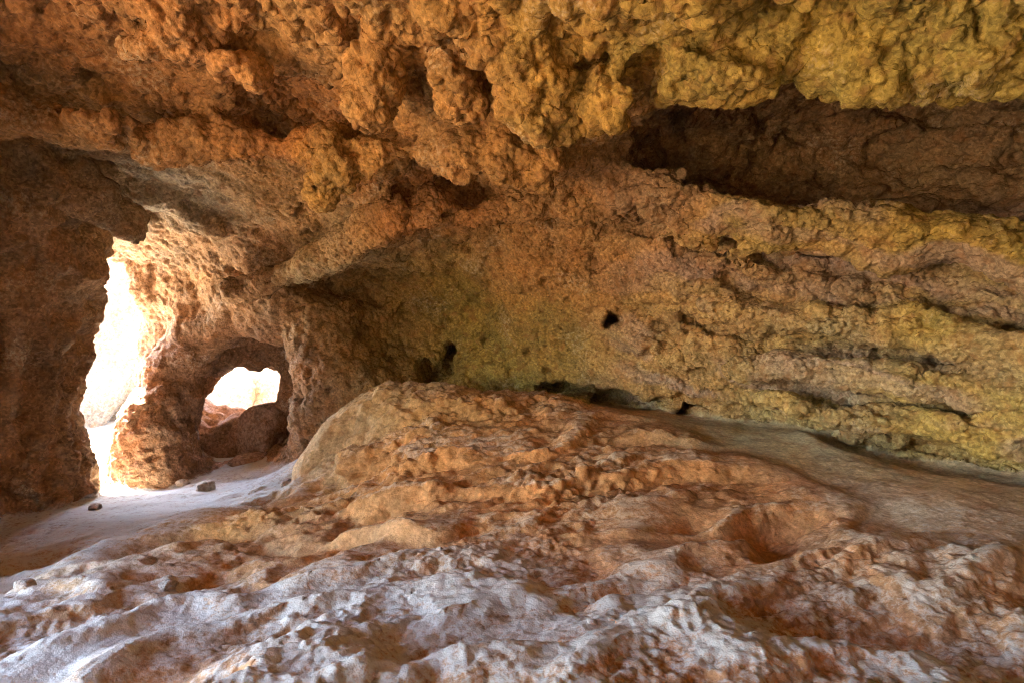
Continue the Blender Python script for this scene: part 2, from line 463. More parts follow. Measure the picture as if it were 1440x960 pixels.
FL = HF[:, :, None] - gz[None, None, :]
FL *= 0.9
ridge_list = [
    ([(440, 648, 4.6), (480, 590, 4.7), (545, 556, 4.75), (620, 558, 4.7), (700, 566, 4.65)], .10),
    ([(500, 640, 4.1), (600, 612, 4.2), (720, 606, 4.2), (850, 598, 4.3), (960, 618, 4.05)], .09),
    ([(560, 690, 3.5), (680, 668, 3.6), (800, 658, 3.6), (930, 650, 3.65), (1060, 662, 3.5), (1110, 684, 3.3)], .10),
    ([(640, 745, 2.95), (760, 724, 3.05), (920, 722, 3.0), (1050, 708, 3.1), (1170, 712, 3.0), (1205, 770, 2.6)], .10),
    ([(620, 800, 2.5), (760, 768, 2.7), (900, 775, 2.6), (1000, 792, 2.5), (1110, 835, 2.15)], .09),
    ([(540, 900, 1.85), (560, 860, 2.05), (640, 840, 2.15)], .08),
    ([(120, 790, 2.75), (260, 742, 3.3), (380, 735, 3.3), (450, 760, 3.0)], .09)]
NAMES.append('cave_floor')
floor_id = NAMES.index('cave_floor')
LAB[FL > F] = floor_id
F = smax(F, FL, 0.10)
del FL
for pts, r in ridge_list:
    r *= 1.45
    P = [at(*p) - np.array([0, 0, r * 0.42]) for p in pts]
    chain(P, r, 'add', 0.09, 'cave_floor', squash=(1.0, 1.5, 0.8))
chain([at(1150, 618, 4.05), at(1330, 648, 3.6), at(1500, 658, 3.2)], [0.06, 0.10, 0.12], 'cut', 0.05, squash=(1, 3.5, 1))
print('volume', round(time.time() - T0, 1))


# ------------------------------------------------------------------ skin of the volume
def surface_nets(F, N, H, LO):
    s = F > 0
    c = s[:-1, :-1, :-1].astype(np.uint8)
    cnt = np.zeros_like(c)
    for a in (0, 1):
        for b in (0, 1):
            for d in (0, 1):
                cnt += s[a:N[0] - 1 + a, b:N[1] - 1 + b, d:N[2] - 1 + d]
    act = (cnt > 0) & (cnt < 8)
    ci, cj, ck = np.nonzero(act)
    ids = np.full(act.shape, -1, np.int32)
    ids[ci, cj, ck] = np.arange(len(ci))
    val = np.stack([F[ci + a, cj + b, ck + d] for a in (0, 1) for b in (0, 1) for d in (0, 1)], -1)
    corners = [(a, b, d) for a in (0, 1) for b in (0, 1) for d in (0, 1)]
    acc = np.zeros((len(ci), 3), np.float32)
    n = np.zeros(len(ci), np.float32)
    for i in range(8):
        for j in range(i + 1, 8):
            if sum(abs(x - y) for x, y in zip(corners[i], corners[j])) != 1:
                continue
            a, b = val[:, i], val[:, j]
            m = (a > 0) != (b > 0)
            t = np.where(m, a / np.where(m, a - b, 1), 0)
            p = np.array(corners[i], np.float32) + t[:, None] * (np.array(corners[j], np.float32) - np.array(corners[i], np.float32))
            acc += p * m[:, None]
            n += m
    V = (np.stack([ci, cj, ck], -1) + acc / n[:, None]) * H + LO
    quads = []
    for ax in range(3):
        o = [(1, 2), (2, 0), (0, 1)][ax]
        A = np.take(s, range(N[ax] - 1), ax)
        B = np.take(s, range(1, N[ax]), ax)
        e = np.stack(np.nonzero(A != B), -1)
        ok = (e[:, o[0]] > 0) & (e[:, o[1]] > 0) & (e[:, o[0]] < N[o[0]] - 1) & (e[:, o[1]] < N[o[1]] - 1)
        e = e[ok]
        sa = A[e[:, 0], e[:, 1], e[:, 2]]

        def cell(du, dv):
            q = e.copy()
            q[:, o[0]] -= du
            q[:, o[1]] -= dv
            return ids[q[:, 0], q[:, 1], q[:, 2]]
        q = np.stack([cell(1, 1), cell(0, 1), cell(0, 0), cell(1, 0)], -1)
        q[~sa] = q[~sa][:, ::-1]
        quads.append(q)
    return V, np.concatenate(quads), (ci, cj, ck)


NB = N // 3
FB = F[:NB[0] * 3:3, :NB[1] * 3:3, :NB[2] * 3:3] - np.float32(0.22)
BV, BQ, _ = surface_nets(FB, NB, H * 3, LO)             # unseen shell behind the skin, added to block light leaks
V, QD, cells = surface_nets(F, N, H, LO)
# label of every vertex: the owner of the rock just behind it
vl = LAB[cells]
VL = np.zeros((len(V), len(NAMES)), np.uint8)
for a in (0, 1):
    for b in (0, 1):
        for d in (0, 1):
            i = (cells[0] + a, cells[1] + b, cells[2] + d)
            VL[np.arange(len(V)), LAB[i]] += (F[i] > 0)
vlab = VL.argmax(1)
del F, LAB, VL
print('skin', len(V), len(QD), round(time.time() - T0, 1))


def vnormals(V, Q):
    n = np.cross(V[Q[:, 2]] - V[Q[:, 0]], V[Q[:, 3]] - V[Q[:, 1]])
    out = np.zeros_like(V)
    for ax in range(3):
        out[:, ax] = sum(np.bincount(Q[:, c], n[:, ax], len(V)) for c in range(4))
    return out / (np.linalg.norm(out, axis=1, keepdims=True) + 1e-12)


def relax(V, Q, it=1, lam=0.5):
    for _ in range(it):
        acc = np.zeros_like(V)
        w = np.zeros(len(V))
        for c in range(4):
            a, b = Q[:, c], Q[:, (c + 1) % 4]
            for u, v in ((a, b), (b, a)):
                for ax in range(3):
                    acc[:, ax] += np.bincount(u, V[v, ax], len(V))
                w += np.bincount(u, minlength=len(V))
        V = V * (1 - lam) + lam * acc / np.maximum(w, 1)[:, None]
    return V


V = relax(V, QD, 1, 0.4)
P = V.astype(np.float32)
x, y, z = P[:, 0], P[:, 1], P[:, 2]
base_floor = (vlab == floor_id).astype(np.float32)
# middling lumps, on the coarse skin
NV = vnormals(V, QD)
w3 = np.stack([perlin(P, 0.2, 70), perlin(P, 0.2, 71), perlin(P, 0.2, 72)], -1)
patch = sstep(-0.3, 0.35, perlin(P, 0.6, 73))
patch2 = sstep(-0.3, 0.3, perlin(P, 0.33, 74))
tame = np.ones(len(P), np.float32)
tame *= 1 + 0.2 * sstep(3.6, 4.2, y) * sstep(0.9, -0.3, x) * sstep(-1.6, -0.6, x) * sstep(1.9, 1.6, z)       # alcove in the middle is smoother
tame *= 1 - 0.3 * sstep(3.4, 3.9, y) * sstep(1.0, 1.6, x) * sstep(1.9, 2.1, z)                     # so is the dark hollow
tame = np.where(vlab == NAMES.index('rock_arch'), 0.35, tame).astype(np.float32)
n0 = nodules(P + 0.05 * w3, 0.19, 69)
roofy = sstep(0.28, 0.48, (z - 1.0) / np.maximum(np.hypot(x - 0.2, y - 0.9), 0.05))
pits = sstep(0.30, 0.62, perlin(P + 0.04 * w3, 0.17, 68))
S2 = P + 0.06 * w3
S2 = np.stack([S2[:, 0] * 0.5, S2[:, 1] * 0.5, (S2[:, 2] + 0.27 * S2[:, 0]) * 2.4], -1)
bed_r = sstep(0.7, 1.5, x) * sstep(2.2, 1.9, z)
strata = np.tanh(3.5 * perlin(S2, 0.30, 61)) * 0.036 * bed_r
mid = strata + ((n0 - 0.55) * 0.085 * (0.35 + 0.65 * patch) * (0.6 + 0.4 * roofy) - 0.095 * pits * (0.4 + 0.6 * patch2)) * tame
groove = 1 - np.abs(perlin(P * np.array([1.0, 1.0, 0.32], np.float32) + 0.05 * w3, 0.24, 55)) * 2.4
mid = np.where(vlab == NAMES.index('rock_pillar'), mid * 0.6 + 0.075 * groove - 0.03, mid)
V = V + NV * (mid * (1 - base_floor))[:, None] + w3 * (0.018 * (1 - base_floor * 0.7))[:, None]


def seen(C):
    """how finely a place needs modelling: distance to the standpoint, if in front of it"""
    d = C - CAM
    y = np.maximum(d[:, 1], 1e-3)
    m = 0.3
    vis = (d[:, 1] > 0.3) & (np.abs(d[:, 0]) < 0.93 * y + m) & (np.abs(d[:, 2]) < 0.63 * y + m)
    return np.where(vis, np.linalg.norm(d, axis=1), 99)


def refine(V, Q, lab, attr, mark, poly):
    """split the marked quads in four; unsplit neighbours get the new edge points as extra corners"""
    n = len(V)
    E = np.stack([Q, np.roll(Q, -1, 1)], -1).reshape(-1, 2)
    E.sort(1)
    key = E[:, 0].astype(np.int64) * n + E[:, 1]
    uq, inv = np.unique(key, return_inverse=True)
    inv = inv.reshape(-1, 4)
    need = np.zeros(len(uq), bool)
    need[inv[mark].ravel()] = True
    eid = np.full(len(uq), -1, np.int64)
    eid[need] = n + np.arange(need.sum())
    ea, eb = uq[need] // n, uq[need] % n
    cid0 = n + need.sum()
    MQ = Q[mark]
    V2 = np.concatenate([V, (V[ea] + V[eb]) / 2, V[MQ].mean(1)])
    lab2 = np.concatenate([lab, lab[ea], lab[MQ[:, 0]]])
    attr2 = np.concatenate([attr, (attr[ea] + attr[eb]) / 2, attr[MQ].mean(1)])
    m = eid[inv[mark]]
    c = cid0 + np.arange(len(MQ))
    new = np.concatenate([np.stack([MQ[:, i], m[:, i], c, m[:, i - 1]], -1) for i in range(4)])
    rest = Q[~mark]
    em = eid[inv[~mark]]
    plain = (em < 0).all(1)
    for q, e in zip(rest[~plain], em[~plain]):
        pl = []
        for i in range(4):
            pl.append(q[i])
            if e[i] >= 0:
                pl.append(e[i])
        poly.append(pl)
    return V2, np.concatenate([rest[plain], new]), lab2, attr2


# ------------------------------------------------------------------ colours of the rock, shade included in recess and pillar
SWATCH = [   # place, colour there; recess and pillar entries carry shade
    ((100, 60, 3.0), (.40, .20, .075)), ((300, 60, 3.0), (.44, .23, .085)), ((450, 50, 2.9), (.46, .26, .09)), ((650, 60, 2.8), (.44, .24, .075)),
    ((800, 60, 2.5), (.45, .29, .075)), ((950, 60, 2.4), (.46, .33, .08)), ((1200, 60, 2.4), (.48, .37, .09)), ((1440, 60, 2.3), (.48, .38, .10)),
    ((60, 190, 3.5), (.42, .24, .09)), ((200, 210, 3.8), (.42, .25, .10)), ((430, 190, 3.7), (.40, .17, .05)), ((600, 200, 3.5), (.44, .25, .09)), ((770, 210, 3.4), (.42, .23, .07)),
    ((1000, 200, 4.0), (.24, .13, .06)), ((1200, 220, 4.0), (.25, .14, .07)), ((1440, 200, 3.5), (.27, .18, .11)),  # recess behind the roof lip: its shade is in these darker browns
    ((230, 260, 4.5), (.46, .38, .26)), ((400, 280, 4.6), (.44, .26, .10)), ((460, 250, 3.6), (.48, .30, .09)), ((620, 290, 4.4), (.40, .20, .07)), ((800, 300, 4.4), (.42, .24, .09)), ((900, 280, 4.0), (.40, .25, .13)),
    ((1080, 315, 3.7), (.46, .34, .10)), ((1300, 340, 3.4), (.48, .36, .08)), ((1440, 370, 3.1), (.46, .34, .08)),
    ((450, 370, 4.7), (.52, .40, .22)), ((200, 370, 5.6), (.55, .40, .28)), ((270, 400, 5.4), (.50, .34, .20)), ((360, 370, 5.1), (.44, .28, .15)),
    ((480, 440, 5.2), (.36, .24, .11)), ((560, 440, 5.4), (.36, .25, .08)), ((640, 450, 5.5), (.36, .28, .07)), ((700, 530, 5.5), (.44, .34, .09)), ((760, 470, 5.2), (.38, .27, .08)),
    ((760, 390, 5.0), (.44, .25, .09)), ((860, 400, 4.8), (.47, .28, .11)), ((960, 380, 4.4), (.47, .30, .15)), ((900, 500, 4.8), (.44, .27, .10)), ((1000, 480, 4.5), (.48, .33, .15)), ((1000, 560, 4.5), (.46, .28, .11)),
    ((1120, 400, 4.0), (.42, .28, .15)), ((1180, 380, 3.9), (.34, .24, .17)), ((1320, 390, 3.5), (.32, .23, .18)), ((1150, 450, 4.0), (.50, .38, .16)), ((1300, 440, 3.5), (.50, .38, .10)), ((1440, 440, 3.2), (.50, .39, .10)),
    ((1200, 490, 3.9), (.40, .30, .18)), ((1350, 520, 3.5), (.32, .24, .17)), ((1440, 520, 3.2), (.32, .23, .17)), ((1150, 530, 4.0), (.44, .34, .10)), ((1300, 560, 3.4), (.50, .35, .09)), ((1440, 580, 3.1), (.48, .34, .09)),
    ((1200, 585, 3.8), (.38, .27, .14)), ((1330, 610, 3.4), (.46, .31, .09)), ((1440, 630, 3.1), (.46, .31, .08)), ((1070, 590, 4.3), (.46, .33, .14)),
    ((60, 260, 4.0), (.46, .33, .20)), ((50, 350, 3.8), (.40, .24, .13)), ((50, 500, 3.8), (.30, .17, .09)), ((60, 650, 3.8), (.34, .17, .08)),  # lower pillar entries darkened, its shade put into the colour
    ((240, 520, 5.6), (.36, .22, .14)), ((300, 600, 5.6), (.36, .21, .13)), ((350, 480, 5.8), (.34, .20, .12)), ((420, 560, 5.3), (.40, .25, .15)), ((170, 600, 6.5), (.60, .50, .42))]
FSW = [
    ((250, 690, 5.0), (.52, .48, .46)), ((60, 730, 3.8), (.46, .38, .34)), ((0, 700, 4.4), (.46, .40, .38)), ((380, 670, 5.2), (.50, .46, .44)),
    ((120, 800, 2.7), (.52, .36, .22)), ((300, 740, 3.3), (.60, .32, .11)), ((450, 780, 2.8), (.58, .32, .15)), ((550, 560, 4.7), (.62, .41, .19)), ((480, 620, 4.6), (.62, .42, .22)), ((650, 590, 4.4), (.60, .32, .11)),
    ((560, 680, 3.6), (.62, .28, .09)), ((720, 640, 3.8), (.64, .28, .09)), ((850, 610, 4.2), (.60, .30, .12)), ((720, 720, 3.1), (.62, .27, .09)), ((950, 680, 3.3), (.62, .27, .09)), ((1100, 720, 2.9), (.62, .28, .11)),
    ((1000, 590, 4.3), (.56, .47, .27)), ((1150, 620, 3.9), (.62, .50, .28)), ((1250, 650, 3.5), (.66, .51, .30)), ((1440, 690, 3.0), (.70, .53, .34)), ((1300, 720, 2.8), (.70, .50, .33)), ((1440, 760, 2.4), (.68, .52, .38)),
    ((200, 900, 1.9), (.52, .34, .22)), ((600, 900, 1.8), (.52, .29, .16)), ((900, 860, 2.0), (.54, .27, .13)), ((1200, 860, 1.9), (.54, .27, .13)), ((1400, 900, 1.8), (.54, .30, .16))]


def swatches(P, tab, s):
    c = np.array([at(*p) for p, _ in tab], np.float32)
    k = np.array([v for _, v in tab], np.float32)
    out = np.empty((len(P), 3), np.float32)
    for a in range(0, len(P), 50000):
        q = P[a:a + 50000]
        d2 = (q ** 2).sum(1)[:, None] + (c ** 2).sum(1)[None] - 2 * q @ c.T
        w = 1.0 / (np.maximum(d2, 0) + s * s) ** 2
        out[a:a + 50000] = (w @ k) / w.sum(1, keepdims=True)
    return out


wob = np.stack([perlin(P, 0.35, 90), perlin(P, 0.35, 91), perlin(P, 0.35, 92)], -1) * 0.14
bounce_cut = (sstep(-2.5, -3.1, x) * sstep(2.6, 1.8, y) * base_floor)[:, None]  # floor by the mouth darkened, added to weaken bounce onto the roof
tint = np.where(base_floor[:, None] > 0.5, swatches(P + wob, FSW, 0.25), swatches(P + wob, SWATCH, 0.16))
tint = tint * (1 - bounce_cut) + bounce_cut * np.array([.22, .17, .12], np.float32)
m1 = perlin(P, 0.24, 95)[:, None]
tint = tint * (1 + 0.20 * m1) * (1 + m1 * np.array([0.06, -0.02, -0.12], np.float32))
S = P + wob * 0.8
S = np.stack([S[:, 0] * 0.45, S[:, 1] * 0.45, (S[:, 2] + 0.27 * S[:, 0]) * 2.2], -1)
band = sstep(0.0, 0.30, perlin(S, 0.42, 93)) * sstep(0.5, 1.4, x) * sstep(2.25, 2.0, z) * (1 - base_floor)
tint = tint * (1 - 0.7 * band[:, None]) + 0.7 * band[:, None] * np.array([.42, .31, .26], np.float32)
band = sstep(0.05, 0.35, perlin(S, 0.36, 94)) * sstep(0.3, 1.0, x) * sstep(2.25, 2.0, z) * (1 - base_floor)
tint = tint * (1 - 0.35 * band[:, None]) + 0.35 * band[:, None] * np.array([.56, .43, .17], np.float32)
crust0 = 0.35 * sstep(0.1, 0.6, perlin(P, 0.3, 99))
# height of the floor against its surroundings, for the dust
ii = np.clip(((x - LO[0]) / H).astype(int), 0, N[0] - 1)
jj = np.clip(((y - LO[1]) / H).astype(int), 0, N[1] - 1)
rel = REL[ii, jj]
attr = np.concatenate([tint, crust0[:, None], patch[:, None], patch2[:, None], rel[:, None], tame[:, None], roofy[:, None]], 1).astype(np.float32)

poly = []
REF1, REF2 = 7.2, 4.95


def wanted(V, Q):
    C = V[Q].mean(1)
    d = seen(C)
    n = np.cross(V[Q[:, 2]] - V[Q[:, 0]], V[Q[:, 3]] - V[Q[:, 1]])
    t = CAM - C
    cosv = (n * t).sum(1) / (np.linalg.norm(n, axis=1) * np.linalg.norm(t, axis=1) + 1e-12)
    return np.where(cosv > -0.3, d, 99)


d = wanted(V, QD)
V, QD, vlab, attr = refine(V, QD, vlab, attr, d < REF1, poly)
d = wanted(V, QD)
d = np.where(vlab[QD[:, 0]] == floor_id, d * 1.75, d)
V, QD, vlab, attr = refine(V, QD, vlab, attr, d < REF2, poly)
print('refined', len(V), len(QD), len(poly), round(time.time() - T0, 1))
NV = vnormals(V, QD)
NV[np.abs(NV).sum(1) < 0.1] = (0, 0, 1)

# ------------------------------------------------------------------ fine relief of the skin, in metres
P = V.astype(np.float32)
x, y, z = P[:, 0], P[:, 1], P[:, 2]
is_floor = (vlab == floor_id).astype(np.float32)
patch, patch2, rel, tame, roofy = attr[:, 4], attr[:, 5], attr[:, 6], attr[:, 7], attr[:, 8]
w3 = np.stack([perlin(P, 0.07, 86), perlin(P, 0.07, 87), perlin(P, 0.07, 88)], -1)
Pd = P + w3 * 0.02
n1 = nodules(Pd, 0.095, 75)
n2 = nodules(Pd, 0.042, 76)
f1 = perlin(Pd, 0.11, 78)
f2 = perlin(P, 0.026, 79)
n3 = nodules(P + w3 * 0.008, 0.021, 77)
rock = ((n1 - 0.6) * 0.070 * (0.45 + 0.55 * patch) * (0.65 + 0.35 * roofy) + (n2 - 0.6) * 0.036 * (0.5 + 0.5 * patch2)) * (0.4 + 0.6 * tame) + f1 * 0.014 + f2 * 0.004 + (n3 - 0.6) * 0.014 * (0.6 + 0.4 * patch)
sr = sstep(1.0, 1.9, x + 0.45 * (y - 3.0)) * sstep(2.2, 3.0, y + 0.2 * x)
sl_ = sstep(-1.7, -2.4, x) * sstep(2.6, 3.4, y)
floor_rough = (1 - 0.85 * sr) * (1 - 0.75 * sl_)
PA = (Pd @ ROT.T) * np.array([0.8, 1.8, 1], np.float32)
mound = sstep(2.6, 3.2, y) * sstep(-1.9, -1.2, x) * (1 - sr)
fr = perlin(PA, 0.13, 80) * 0.016 + perlin(PA, 0.06, 81) * 0.008 + ((n2 - 0.6) * 0.012 * patch + (n1 - 0.6) * 0.016 * patch2) * (0.45 + 0.55 * mound) + f2 * 0.004 + (n3 - 0.6) * 0.006
vary = 0.25 + 1.15 * sstep(-0.35, 0.35, perlin(P, 0.8, 89))
vary = np.maximum(vary, 0.9 * mound)
fl = fr * vary * (0.10 + 0.90 * floor_rough) * (1 + 0.7 * mound)
disp = np.where(is_floor > 0.5, fl, rock)
V = V + NV * disp[:, None] + w3 * (0.008 * (1 - 0.5 * is_floor))[:, None]
print('relief', round(time.time() - T0, 1))
NV2 = vnormals(V, QD)

# mottling and pale dust crust: on worn crowns of the floor, thick towards the camera and in the passage, thin on the mound
m2 = perlin(P, 0.09, 96)
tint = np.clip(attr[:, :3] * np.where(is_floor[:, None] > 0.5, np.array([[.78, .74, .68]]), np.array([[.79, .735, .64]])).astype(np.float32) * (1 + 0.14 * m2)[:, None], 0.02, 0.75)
fore = sstep(3.1, 1.9, y + 0.30 * np.maximum(x + 0.4, 0))
fore = fore * sstep(-3.7, -3.1, x) * sstep(-0.9, 0.2, y)
fore = np.maximum(fore, 0.7 * sstep(3.3, 2.5, y) * sstep(1.2, 1.8, x))
pas = np.maximum(sstep(-1.3, -1.9, x) * sstep(3.4, 4.2, y), 1.0 * sstep(-1.6, -2.1, x) * sstep(2.3, 2.8, y))
dust = 0.10 + 0.52 * fore + 0.6 * pas + 5.5 * rel + 3.0 * fl + 0.30 * perlin(P, 0.55, 56) + 0.5 * (NV2[:, 2] - 0.85) + 1.3 * (NV[:, 2] - 0.9) + 0.02 * mound + 0.18 * m2 + 0.20 * w3[:, 0]
dust -= 0.1 * sr * sstep(2.4, 3.0, y)
dust = np.clip(dust, 0, 1) * is_floor
crust = np.clip(attr[:, 3] + 0.25 * (n2 - 0.6), 0, 1) * (1 - is_floor)
RGBA = np.concatenate([tint, (dust + crust)[:, None]], 1).astype(np.float32)
near = np.maximum(fore, pas)[:, None]
DUSTC = np.concatenate([near * np.array([.50, .50, .475]) + (1 - near) * np.array([.62, .43, .27]), np.ones((len(P), 1))], 1).astype(np.float32)
print('colour', round(time.time() - T0, 1))


# ------------------------------------------------------------------ stone material
def stone(name, dust_col=(.62, .58, .57), rough=0.93, bump=1.0, attr=True, base=(.45, .3, .15), fine=1.0, cells=0.35, grain=0.55):
    m = bpy.data.materials.new(name)
    m.use_nodes = True
    nt = m.node_tree
    N_ = nt.nodes
    L = nt.links
    b = N_['Principled BSDF']
    b.inputs['Roughness'].default_value = rough
    b.inputs['Specular IOR Level'].default_value = 0.25
    tc = N_.new('ShaderNodeTexCoord')

    def noise(scale, detail=4, rough_=0.6, dist=0.0):
        n = N_.new('ShaderNodeTexNoise')
        n.inputs['Scale'].default_value = scale
        n.inputs['Detail'].default_value = detail
        n.inputs['Roughness'].default_value = rough_
        n.inputs['Distortion'].default_value = dist
        L.new(tc.outputs['Object'], n.inputs['Vector'])
        return n

    def math_(op, a, b_=None, clamp=False):
        n = N_.new('ShaderNodeMath')
        n.operation = op
        n.use_clamp = clamp
        for i, v in enumerate((a, b_)):
            if v is None:
                continue
            if isinstance(v, (int, float)):
                n.inputs[i].default_value = v
            else:
                L.new(v, n.inputs[i])
        return n.outputs[0]

    def mix(fac, a, b_, mode='MIX'):
        n = N_.new('ShaderNodeMix')
        n.data_type = 'RGBA'
        n.blend_type = mode
        for sock, v in ((n.inputs[0], fac), (n.inputs[6], a), (n.inputs[7], b_)):
            if isinstance(v, (int, float)):
                sock.default_value = v
            elif isinstance(v, tuple):
                sock.default_value = v + (1,) if len(v) == 3 else v
            else:
                L.new(v, sock)
        return n.outputs[2]

    if attr:
        at_ = N_.new('ShaderNodeAttribute')
        at_.attribute_name = 'tint'
        col, alpha = at_.outputs['Color'], at_.outputs['Alpha']
    else:
        rgb = N_.new('ShaderNodeRGB')
        rgb.outputs[0].default_value = base + (1,)
        col, alpha = rgb.outputs[0], 0.25
    na = noise(38 * fine, 3, 0.7)
    nb = noise(150 * fine, 1, 0.7)
    nc = noise(11 * fine, 2, 0.6)
    # grain: value variation of the mineral itself
    ramp = N_.new('ShaderNodeMapRange')
    ramp.inputs[1].default_value = 0.3
    ramp.inputs[2].default_value = 0.7
    ramp.inputs[3].default_value = 0.66
    ramp.inputs[4].default_value = 1.34
    L.new(na.outputs[0], ramp.inputs[0])
    vo = N_.new('ShaderNodeTexVoronoi')                  # separate grains of slightly different stone
    vo.inputs['Scale'].default_value = 62 * fine
    L.new(tc.outputs['Object'], vo.inputs['Vector'])
    sep = N_.new('ShaderNodeSeparateColor')
    L.new(vo.outputs['Color'], sep.inputs[0])
    val = math_('MULTIPLY', ramp.outputs[0], math_('ADD', math_('MULTIPLY', sep.outputs[0], grain), 1.0 - grain / 2))
    grey = N_.new('ShaderNodeCombineColor')
    for i in range(3):
        L.new(val, grey.inputs[i])
    col = mix(1.0, col, grey.outputs[0], 'MULTIPLY')
    # rust staining
    st = N_.new('ShaderNodeMapRange')
    st.inputs[1].default_value = 0.52
    st.inputs[2].default_value = 0.72
    st.inputs[3].default_value = 0.0
    st.inputs[4].default_value = 0.5
    L.new(nc.outputs[0], st.inputs[0])
    col = mix(st.outputs[0], col, (.30, .13, .04))
    # dust
    if dust_col is None:
        dn_ = N_.new('ShaderNodeAttribute')
        dn_.attribute_name = 'dust'
        dust_col = dn_.outputs['Color']
    f = math_('ADD', alpha, math_('MULTIPLY', math_('SUBTRACT', na.outputs[0], 0.5), 2.0))
    f = math_('ADD', f, math_('MULTIPLY', math_('SUBTRACT', nb.outputs[0], 0.5), 0.6))
    mr = N_.new('ShaderNodeMapRange')
    mr.interpolation_type = 'SMOOTHSTEP'
    mr.inputs[1].default_value = 0.22
    mr.inputs[2].default_value = 0.95
    L.new(f, mr.inputs[0])
    col = mix(math_('MULTIPLY', mr.outputs[0], 0.85), col, dust_col)
    L.new(col, b.inputs['Base Color'])
    h = math_('ADD', math_('MULTIPLY', na.outputs[0], 1.3), math_('MULTIPLY', nb.outputs[0], 0.3))
    h = math_('SUBTRACT', h, math_('MULTIPLY', vo.outputs['Distance'], cells))
    bp = N_.new('ShaderNodeBump')
    bp.inputs['Strength'].default_value = 0.5 * bump
    bp.inputs['Distance'].default_value = 0.012 / fine
    L.new(h, bp.inputs['Height'])
    L.new(bp.outputs[0], b.inputs['Normal'])
    return m


M_ROOF = stone('crumbly_tufa_roof', (.46, .36, .20))
M_WALL = stone('layered_tufa_wall', (.44, .36, .22))
M_FLOOR = stone('dusty_floor_sediment', None, bump=0.7, cells=0.12, grain=0.3)
M_ARCH = stone('pale_arch_stone', (.55, .46, .38))  # arch stone with a paler crust
M_OUT = stone('pale_outdoor_stone', (.26, .215, .17), attr=False, base=(.20, .14, .09), fine=0.5)
M_BOULDER = stone('reddish_boulder_stone', (.50, .40, .33), attr=False, base=(.36, .22, .14), fine=0.7)
M_STONE = stone('grey_loose_stone', (.46, .42, .38), attr=False, base=(.40, .33, .27), fine=0.8)
M_GROUND = stone('ochre_hillside_soil', (.34, .29, .22), attr=False, base=(.26, .19, .12), fine=0.15)


def mesh_object(name, V, loops, starts, mat, rgba=None, dustc=None):
    me = bpy.data.meshes.new(name)
    me.vertices.add(len(V))
    me.vertices.foreach_set('co', V.astype(np.float32).ravel())
    me.loops.add(len(loops))
    me.loops.foreach_set('vertex_index', loops.astype(np.int32))
    me.polygons.add(len(starts))
    me.polygons.foreach_set('loop_start', starts.astype(np.int32))
    me.update(calc_edges=True)
    me.validate()
    me.polygons.foreach_set('use_smooth', np.ones(len(me.polygons), bool))
    if rgba is not None:
        a = me.attributes.new('tint', 'FLOAT_COLOR', 'POINT')
        a.data.foreach_set('color', rgba.astype(np.float32).ravel())
    if dustc is not None:
        a = me.attributes.new('dust', 'FLOAT_COLOR', 'POINT')
        a.data.foreach_set('color', dustc.ravel())
    me.materials.append(mat)
    o = bpy.data.objects.new(name, me)
    COL.objects.link(o)
    return o


# owner of every face
fq = vlab[QD]
flab = np.where((fq[:, 0] == fq[:, 1]) | (fq[:, 0] == fq[:, 2]), fq[:, 0], np.where((fq[:, 1] == fq[:, 2]) | (fq[:, 1] == fq[:, 3]), fq[:, 1], fq[:, 2]))
FC = V[QD].mean(1)
plab = np.array([vlab[p[0]] for p in poly]) if poly else np.zeros(0, int)
PC = np.array([V[p].mean(0) for p in poly]) if poly else np.zeros((0, 3))


def name_of(lab, C):
    """wall faces divide into roof, wall and the arch rocks by where they are"""
    nm = np.array(NAMES, dtype=object)[lab]
    w = nm == 'cave_wall'
    elev = (C[:, 2] - 1.0) / np.maximum(np.hypot(C[:, 0] - 0.2, C[:, 1] - 0.9), 0.05)
    left_back = (C[:, 0] < -1.95) & (C[:, 1] > 4.85) & (C[:, 2] < 1.95)
    nm[w & (elev > 0.42)] = 'cave_roof'
    nm[w & left_back] = 'rock_arch'
    f = nm == 'cave_floor'
    sil = (C[:, 0] + 0.45 * (C[:, 1] - 3.0) > 1.45) & (C[:, 1] + 0.2 * C[:, 0] > 2.6)
    nm[f & sil] = 'silt_slope'
    nm[f & ~sil & (C[:, 1] > 2.75 - 0.25 * C[:, 0]) & (C[:, 0] > -1.25) & (C[:, 1] < 5.4)] = 'sediment_mound'
    return nm


fn, pn = name_of(flab, FC), name_of(plab, PC)


def pieces(key):
    """connected chunks are not needed: one mesh per owner"""
    s = fn == key
    q = QD[s]
    ps = [poly[i] for i in np.nonzero(pn == key)[0]]
    loops = np.concatenate([q.ravel()] + [np.array(p) for p in ps]) if ps else q.ravel()
    lens = np.concatenate([np.full(len(q), 4), np.array([len(p) for p in ps], int)])
    starts = np.concatenate([[0], np.cumsum(lens)[:-1]])
    u, inv = np.unique(loops, return_inverse=True)
    return V[u], inv, starts, RGBA[u], (DUSTC[u] if key in FLOORS else None), (NV2[u] if key in FLOORS else None)


